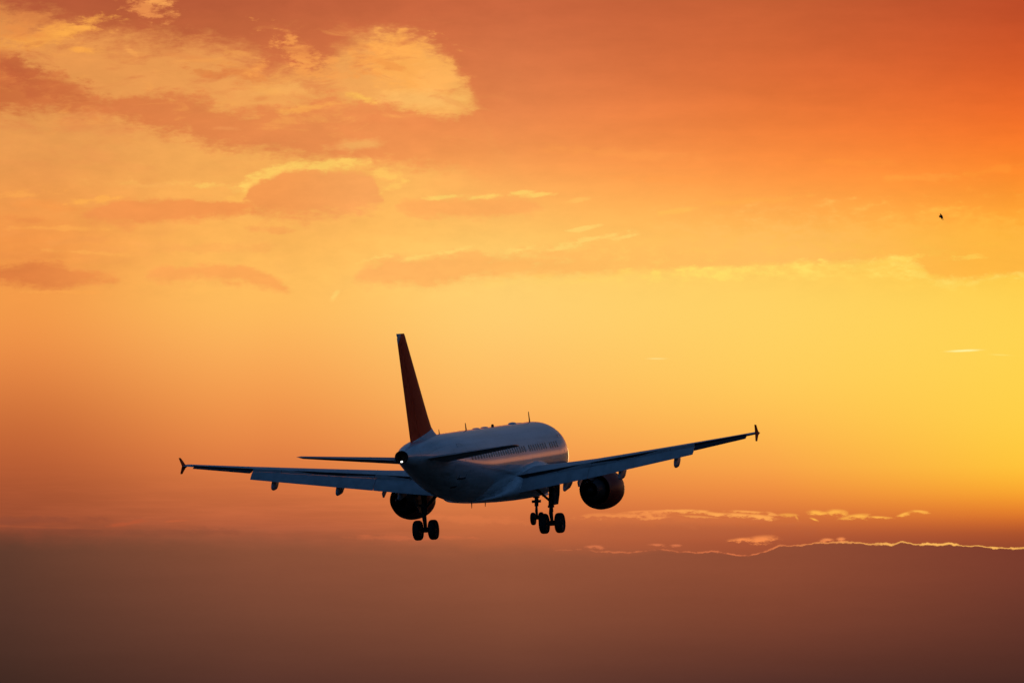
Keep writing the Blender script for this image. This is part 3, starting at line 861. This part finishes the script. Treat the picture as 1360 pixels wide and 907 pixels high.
FLAPC = lambda y: interp(y, [2.05, 6.4, 13.2], [1.36, 1.16, .80])
for s in (1, -1):
    bm = bmesh.new()
    rings = []
    for y, cut in ((1.2, .80), (2.05, .80), (3.5, .80), (5, .80), (6.4, .80), (8.1, .79), (9.8, .79), (11.5, .78), (13.2, .78), (13.205, .76), (14.6, .76), (16.45, .76), (16.455, 1.0), (16.7, 1.0), (16.95, 1.0)):
        xle, c, zte, inc, tk = wing_at(y)
        rings.append(section(y, xle, c, zte, inc, tk, cut))
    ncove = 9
    # rounded tip
    xle, c, zte, inc, tk = wing_at(16.95)
    rings.append(section(17.02, xle + .12, c * .88, zte + .01, inc, tk * .5, 1.0))
    vs = loft(bm, rings)
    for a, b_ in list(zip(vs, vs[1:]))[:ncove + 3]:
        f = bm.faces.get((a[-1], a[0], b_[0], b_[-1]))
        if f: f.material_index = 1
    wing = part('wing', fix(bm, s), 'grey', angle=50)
    wing.data.materials.append(M['black'])  # cove faces coloured black: dark primer plus the flap gap's shade painted in
    # flaps, lowered
    for y0, y1 in ((2.12, 6.40), (6.425, 13.17)):
        bm = bmesh.new()
        loft(bm, surf_panel(y0, y1, .80, 0, 34, -.016, lambda c: (-.054 - .03 * min(1, (c - 2.35) / 1.5) + .12 * max(0, (c - 3.85) / 2.25)) / c, cfs=FLAPC))
        part('flap', fix(bm, s), 'flap', wing)
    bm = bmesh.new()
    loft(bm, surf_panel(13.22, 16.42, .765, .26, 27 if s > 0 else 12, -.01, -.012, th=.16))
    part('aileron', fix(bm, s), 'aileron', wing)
    # spoiler panels, a hair proud of the upper skin
    for y0, y1 in ((2.6, 4.4), (4.42, 6.5), (6.52, 8.2), (8.22, 9.9), (9.92, 11.6), (11.62, 13.17)):
        bm = bmesh.new(); top = []; bot = []
        for y in (y0, y1):
            xle, c, zte, inc, tk = wing_at(y)
            sec = section(y, xle, c, zte, inc, tk, .80 if y < 7 else .785)
            for q, lst in ((.012, top), (-.02, bot)):
                lst.append([p + Vector((.02, 0, q)) for p in sec[:5]])
        ring0 = top[0] + bot[0][::-1]; ring1 = top[1] + bot[1][::-1]
        loft(bm, [ring0, ring1])
        part('spoiler', fix(bm, s), 'grey', wing)
    # flap track fairings
    for y, L, r, drop in ((4.95, 2.6, .36, .20), (8.45, 2.5, .34, .20), (12.0, 2.1, .30, .18)):
        xle, c, zte, inc, tk = wing_at(y)
        fch = FLAPC(y)
        x0 = xle + c * .50
        hx, hz = xle + .784 * c, zte + .2 * c * tan(R(inc)) - .085 + .12 * max(0, (c - 3.85) / 2.25)
        tx, tz = hx + fch * cos(R(34)), hz - fch * sin(R(34))
        L = tx + .10 - x0
        rings = []
        for u in (0, .04, .12, .25, .4, .55, .7, .82, .91, .97, 1.0):
            w = r * interp(u, [0, .04, .12, .25, .45, .65, .8, .9, .96, 1.0], [.05, .3, .6, .85, 1.0, .9, .66, .42, .22, .05])
            xx = x0 + u * L
            uk = (hx + .1 - x0) / L
            zl = zte + (1 - (xx - xle) / c) * c * tan(R(inc)) - .045 * c
            zz = interp(xx, [x0, hx - .2, hx + .25, tx + .12], [zl - .1, hz - .46, hz - .54, tz - drop - .17])
            hgt = w * 1.25
            rings.append([Vector((xx, y + w * .5 * cos(2 * pi * i / 16), zz - .3 * hgt + hgt * sin(2 * pi * i / 16))) for i in range(16)])
        bm = bmesh.new(); loft(bm, rings)
        part('flap_track_fairing', fix(bm, s), 'grey', wing)
    bm = bmesh.new()
    xle, c, zte, inc, tk = wing_at(5.85)
    box(bm, (xle + c * .93, 5.85, zte - .78), (.7, .1, .3), Matrix.Rotation(R(28), 3, 'Y'))
    part('flap_bracket', fix(bm, s), 'grey', wing)
    # wing tip fence, an arrow-shaped plate
    xle, c, zte, inc, tk = wing_at(16.95)
    bm = bmesh.new()
    pts = [(xle + .2, 0, 0), (xle + .75, .02, .10), (xle + 1.34, .06, .49), (xle + 1.58, .06, .51), (xle + 1.26, 0, .02), (xle + 1.50, .05, -.42), (xle + 1.30, .05, -.44), (xle + .75, .01, -.12)]
    nn = (0, 1, 0)
    loft(bm, [[Vector((a, 17.03 + b_ - .03, zte + d)) for a, b_, d in pts], [Vector((a, 17.03 + b_ + .03, zte + d)) for a, b_, d in pts]])
    part('wingtip_fence', fix(bm, s), 'fence', wing, smooth=False)
    # small blade on the upper skin
    # --- engine
    ey, ez = 5.75, -2.02
    tilt = Matrix.Rotation(R(-1.2), 3, 'Y')
    eo = (9.72, ey, ez)
    prof = [(.9, .84), (.5, .84), (.26, .9), (.2, .96), (.25, 1.02), (.45, 1.1), (.85, 1.155), (1.3, 1.185), (1.9, 1.195), (2.4, 1.15), (2.9, 1.02), (3.3, .915), (3.28, .885), (2.6, .91), (1.9, .95)]
    bm = bmesh.new(); loft(bm, lathe(bm, prof, eo, 'x', 56, tilt), False, False)
    nac = part('engine_nacelle', fix(bm, s), 'orange')
    bm = bmesh.new(); loft(bm, lathe(bm, [(.85, .2), (.9, .84), (1.0, .84), (1.9, .955), (1.95, .2)], eo, 'x', 40, tilt))
    part('fan_disc', fix(bm, s), 'black', nac)
    bm = bmesh.new(); loft(bm, lathe(bm, [(1.9, .62), (2.8, .70), (3.5, .66), (4.2, .52), (4.5, .46), (4.48, .43), (3.9, .45), (3.8, .1)], eo, 'x', 40, tilt))
    part('core_nozzle', fix(bm, s), 'dark', nac)
    bm = bmesh.new(); loft(bm, lathe(bm, [(3.7, .30), (4.3, .28), (4.8, .16), (5.05, .03)], eo, 'x', 28, tilt))
    part('exhaust_cone', fix(bm, s), 'dark', nac)
    bm = bmesh.new()
    loft(bm, [[Vector((9.9 + 1.2 * k, ey - .05 - .12 * min(k, 1), 0)) for k in ()] or
              [Vector(p) for p in ((10.3, ey - .04, ez + 1.18), (12.2, ey - .2, ez + .9), (14.2, ey - .10, ez + .62), (14.9, ey - .03, ez + .95), (14.9, ey - .03, -.95), (13.6, ey - .18, -.5), (12.3, ey - .12, -.55))],
              [Vector(p) for p in ((10.3, ey + .04, ez + 1.18), (12.2, ey + .2, ez + .9), (14.2, ey + .10, ez + .62), (14.9, ey + .03, ez + .95), (14.9, ey + .03, -.95), (13.6, ey + .18, -.5), (12.3, ey + .12, -.55))]])
    part('engine_pylon', fix(bm, s), 'doorgrey', nac, smooth=False)
    bm = bmesh.new()
    plate(bm, [(10.6, ey - .95, ez + .75), (11.5, ey - 1.0, ez + .82), (11.6, ey - 1.22, ez + 1.02), (11.2, ey - 1.16, ez + .98)], .02, (0, .7, -.7))
    part('nacelle_strake', fix(bm, s), 'orange', nac, smooth=False)

    # --- main landing gear
    gx, gy, gz = 15.8, 3.795, -3.66
    bm = bmesh.new()
    tube(bm, (gx - .3, gy + .05, -1.5), (gx, gy, -2.65), .17, .15)
    tube(bm, (gx, gy, -2.62), (gx, gy, -2.75), .19, .19)
    tube(bm, (gx, gy, -2.7), (gx, gy, gz), .095, .095)
    tube(bm, (gx, gy, gz + .16), (gx, gy, gz - .14), .15, .14)
    tube(bm, (gx, gy - .62, gz), (gx, gy + .62, gz), .075)
    # torque links
    tube(bm, (gx + .16, gy, -2.6), (gx + .42, gy, -3.05), .05, .045, 8)
    tube(bm, (gx + .42, gy, -3.05), (gx + .13, gy, gz + .05), .045, .05, 8)
    tube(bm, (gx + .1, gy + .12, -2.3), (gx + .1, gy + .12, -3.0), .03, .03, 6)
    gear = part('main_landing_gear', fix(bm, s), 'steel')
    bm = bmesh.new()
    tube(bm, (gx, gy - .05, -2.35), (gx - .1, gy - 1.0, -1.5), .075, .075, 10)
    tube(bm, (gx - .1, gy - 1.0, -1.5), (gx - .1, gy - 1.75, -1.15), .085, .085, 10)
    tube(bm, (gx + .05, gy - .5, -1.95), (gx + .05, gy - .95, -1.2), .04, .04, 8)
    part('side_brace', fix(bm, s), 'steel', gear)
    bm = bmesh.new()
    plate(bm, [(gx - .75, gy + .42, -1.15), (gx + .72, gy + .42, -1.15), (gx + .72, gy + .36, -1.9), (gx + .5, gy + .32, -2.25), (gx + .3, gy + .27, -2.6), (gx - .55, gy + .27, -2.6), (gx - .75, gy + .34, -2.0)], .07, (0, 1, 0.1))
    box(bm, (gx, gy + .22, -2.2), (.12, .3, .1)); box(bm, (gx, gy + .25, -1.6), (.12, .3, .1))
    part('gear_door', fix(bm, s), 'doorgrey', gear, smooth=False)

    def wheel(name, cx, cy, cz, D, W, parent, s=s):
        r = D / 2; w = W / 2
        bm = bmesh.new()
        pr = [(-w * .72, r * .55), (-w * .95, r * .68), (-w, r * .80), (-w * .93, r * .90), (-w * .72, r * .97), (-w * .40, r), (0, r * 1.003), (w * .40, r), (w * .72, r * .97), (w * .93, r * .90), (w, r * .80), (w * .95, r * .68), (w * .72, r * .55)]
        loft(bm, lathe(bm, pr, (cx, cy, cz), 'y', 40), False, False)
        ty = part(name, fix(bm, s), 'rubber', parent, angle=60)
        bm = bmesh.new()
        pr = [(-w * .5, .05), (-w * .45, r * .3), (-w * .62, r * .42), (-w * .74, r * .56), (w * .74, r * .56), (w * .62, r * .42), (w * .45, r * .3), (w * .5, .05)]
        loft(bm, lathe(bm, pr, (cx, cy, cz), 'y', 24))
        return ty, (bm)
    for k in (-.465, .465):
        ty, hb = wheel('wheel', gx, gy + k, gz, 1.17, .44, gear)
        # hub disc belongs to the gear, beside its tyre
        part('wheel_hub', fix(hb, s), 'steel', gear)

# --- nose gear
nx, nz = 4.7, -3.75
bm = bmesh.new()
tube(bm, (nx - .35, 0, -1.8), (nx, 0, -3.0), .13, .12)
tube(bm, (nx, 0, -2.95), (nx + .02, 0, nz), .07, .07)
tube(bm, (nx, -.36, nz), (nx, .36, nz), .06)
tube(bm, (nx - .1, 0, -2.55), (nx + .9, 0, -1.9), .06, .06, 10)
tube(bm, (nx + .12, 0, -2.95), (nx + .3, 0, -3.3), .035, .035, 8)
tube(bm, (nx + .3, 0, -3.3), (nx + .05, 0, nz + .08), .035, .035, 8)
box(bm, (nx - .05, 0, -2.72), (.3, .5, .16))
box(bm, (nx - .1, 0, -2.45), (.2, .36, .12))
ng = part('nose_landing_gear', bm, 'steel')
for k in (-.25, .25):
    ty, hb = wheel('wheel', nx, k, nz, .76, .23, ng, s=1)
    part('wheel_hub', hb, 'steel', ng)
for s in (1, -1):
    bm = bmesh.new()
    plate(bm, [(nx - .9, s * .45, -2.0), (nx + .5, s * .45, -2.03), (nx + .5, s * .55, -2.45), (nx - .9, s * .55, -2.4)], .03, (0, 1, .2))
    part('gear_door', bm, 'white', ng, smooth=False)

# --- horizontal stabilisers
for s in (1, -1):
    bm = bmesh.new(); rings = []
    HX, HC, HZ = (27.3, 31.05), (3.9, 1.35), (.80, 1.36)
    for y in (.3, .9, 2.5, 4.2, 5.8, 6.15, 6.24):
        u = (y - .5) / 5.72
        c = (HC[0] + (HC[1] - HC[0]) * u) * (.9 if y > 6.2 else 1)
        xl = HX[0] + (HX[1] - HX[0]) * u + (.12 if y > 6.2 else 0)
        rings.append([p for p in section(y, xl, c, HZ[0] + (HZ[1] - HZ[0]) * u, -4.0, .10 * (.5 if y > 6.2 else 1), .72 if y < 6.1 else 1)])
    loft(bm, rings)
    stab = part('horizontal_stabiliser', fix(bm, s), 'grey', angle=50)
    bm = bmesh.new(); rings = []
    for y in (1.0, 2.5, 4.2, 5.98):
        u = (y - .5) / 5.72
        c = HC[0] + (HC[1] - HC[0]) * u
        xl = HX[0] + (HX[1] - HX[0]) * u
        hz = HZ[0] + (HZ[1] - HZ[0]) * u + .28 * c * tan(R(-4.0))
        ring = []
        for uu, h, cm in FOIL:
            ch = c * .275
            xa = uu * ch; za = h * .2 * ch
            ring.append(Vector((xl + c * .725 + xa, y, hz + za + xa * tan(R(5.0)))))
        rings.append(ring)
    loft(bm, rings)
    part('elevator', fix(bm, s), 'grey', stab)

# --- fin and rudder
bm = bmesh.new(); rings = []
FZ = [1.2, 1.75, 2.0, 2.25, 2.5, 3.2, 4.5, 6.0, 7.3, 7.72, 7.82]
def fin_le(z):
    straight = 26.98 + (z - 2.49) * (30.98 - 26.98) / (7.8 - 2.49)
    d = max(0, 2.75 - z)
    return straight - 1.5 * d ** 2.2 if z > 1.7 else straight - 1.5 * 1.05 ** 2.2
def fin_te(z): return 31.05 + (z - 1.77) * (32.52 - 31.05) / (7.83 - 1.77)
def fsec(z, cut0, cut1, thick):
    l, te = fin_le(z), fin_te(z); c = te - l
    ring = []
    for u, h, cm in FOIL:
        uu = cut0 + u * (cut1 - cut0)
        tt = 5 * (.2969 * math.sqrt(max(uu, 0)) - .126 * uu - .3516 * uu**2 + .2843 * uu**3 - .1036 * uu**4)
        ring.append(Vector((l + uu * c, (tt if h >= 0 else -tt) * thick * min(c, 4.6), z)))
    return ring
for z in FZ:
    rings.append(fsec(z, 0, .70 if z < 7.6 else (1.0 if z < 7.8 else .97), .11 if z < 7.8 else .06))
loft(bm, rings)
fin = part('tail_fin', bm, 'fin', angle=50)
bm = bmesh.new()
loft(bm, [fsec(z, .705, 1.0, .11) for z in (1.62, 2.5, 3.2, 4.5, 6.0, 7.3, 7.58)])
part('rudder', bm, 'fin', fin, angle=50)

# ------------------------------------------------------------------ bird
bd = Vector((tan(R((1252.5 - 680) / K)), 1, 0)); bd.normalize()
elb = R(PITCH + (453.5 - 290.3) / K)
bpos = CAM + Vector((bd.x * cos(elb), bd.y * cos(elb), sin(elb))) * 300.0
bm = bmesh.new()
prof = [(-.20, .006, .03), (-.13, .012, .03), (-.09, .028, .03), (-.03, .05, .05), (.04, .056, .056), (.10, .042, .044), (.13, .032, .034), (.155, .034, .036), (.175, .024, .026), (.19, .008, .01), (.215, .002, .003)]
loft(bm, [[Vector((x, b_ * cos(2 * pi * i / 12), a * sin(2 * pi * i / 12))) for i in range(12)] for x, a, b_ in prof])
for s in (1, -1):
    W = [(.03, .08, -.05, .0), (.12, .085, -.05, .05), (.2, .06, -.055, .085), (.28, .0, -.075, .09), (.34, -.06, -.09, .08)]
    loft(bm, [[Vector((a, s * y, z + .006)), Vector(((a + b_) / 2, s * y, z + .014)), Vector((b_, s * y, z + .002)), Vector(((a + b_) / 2, s * y, z - .004))] for y, a, b_, z in W])
bird = link('bird', bm, 'feather', None)
# climbing away to the upper left, wings almost edge-on to the viewer
bx = Vector((-.42, .25, .87)).normalized(); by = Vector((.30, .94, -.12)); by = (by - bx * by.dot(bx)).normalized(); bz = bx.cross(by)
bird.matrix_world = Matrix(((bx.x, by.x, bz.x, bpos.x), (bx.y, by.y, bz.y, bpos.y), (bx.z, by.z, bz.z, bpos.z), (0, 0, 0, 1)))
bird['label'] = 'tiny dark bird flying alone in the orange sky far right of the airliner'
bird['category'] = 'bird'
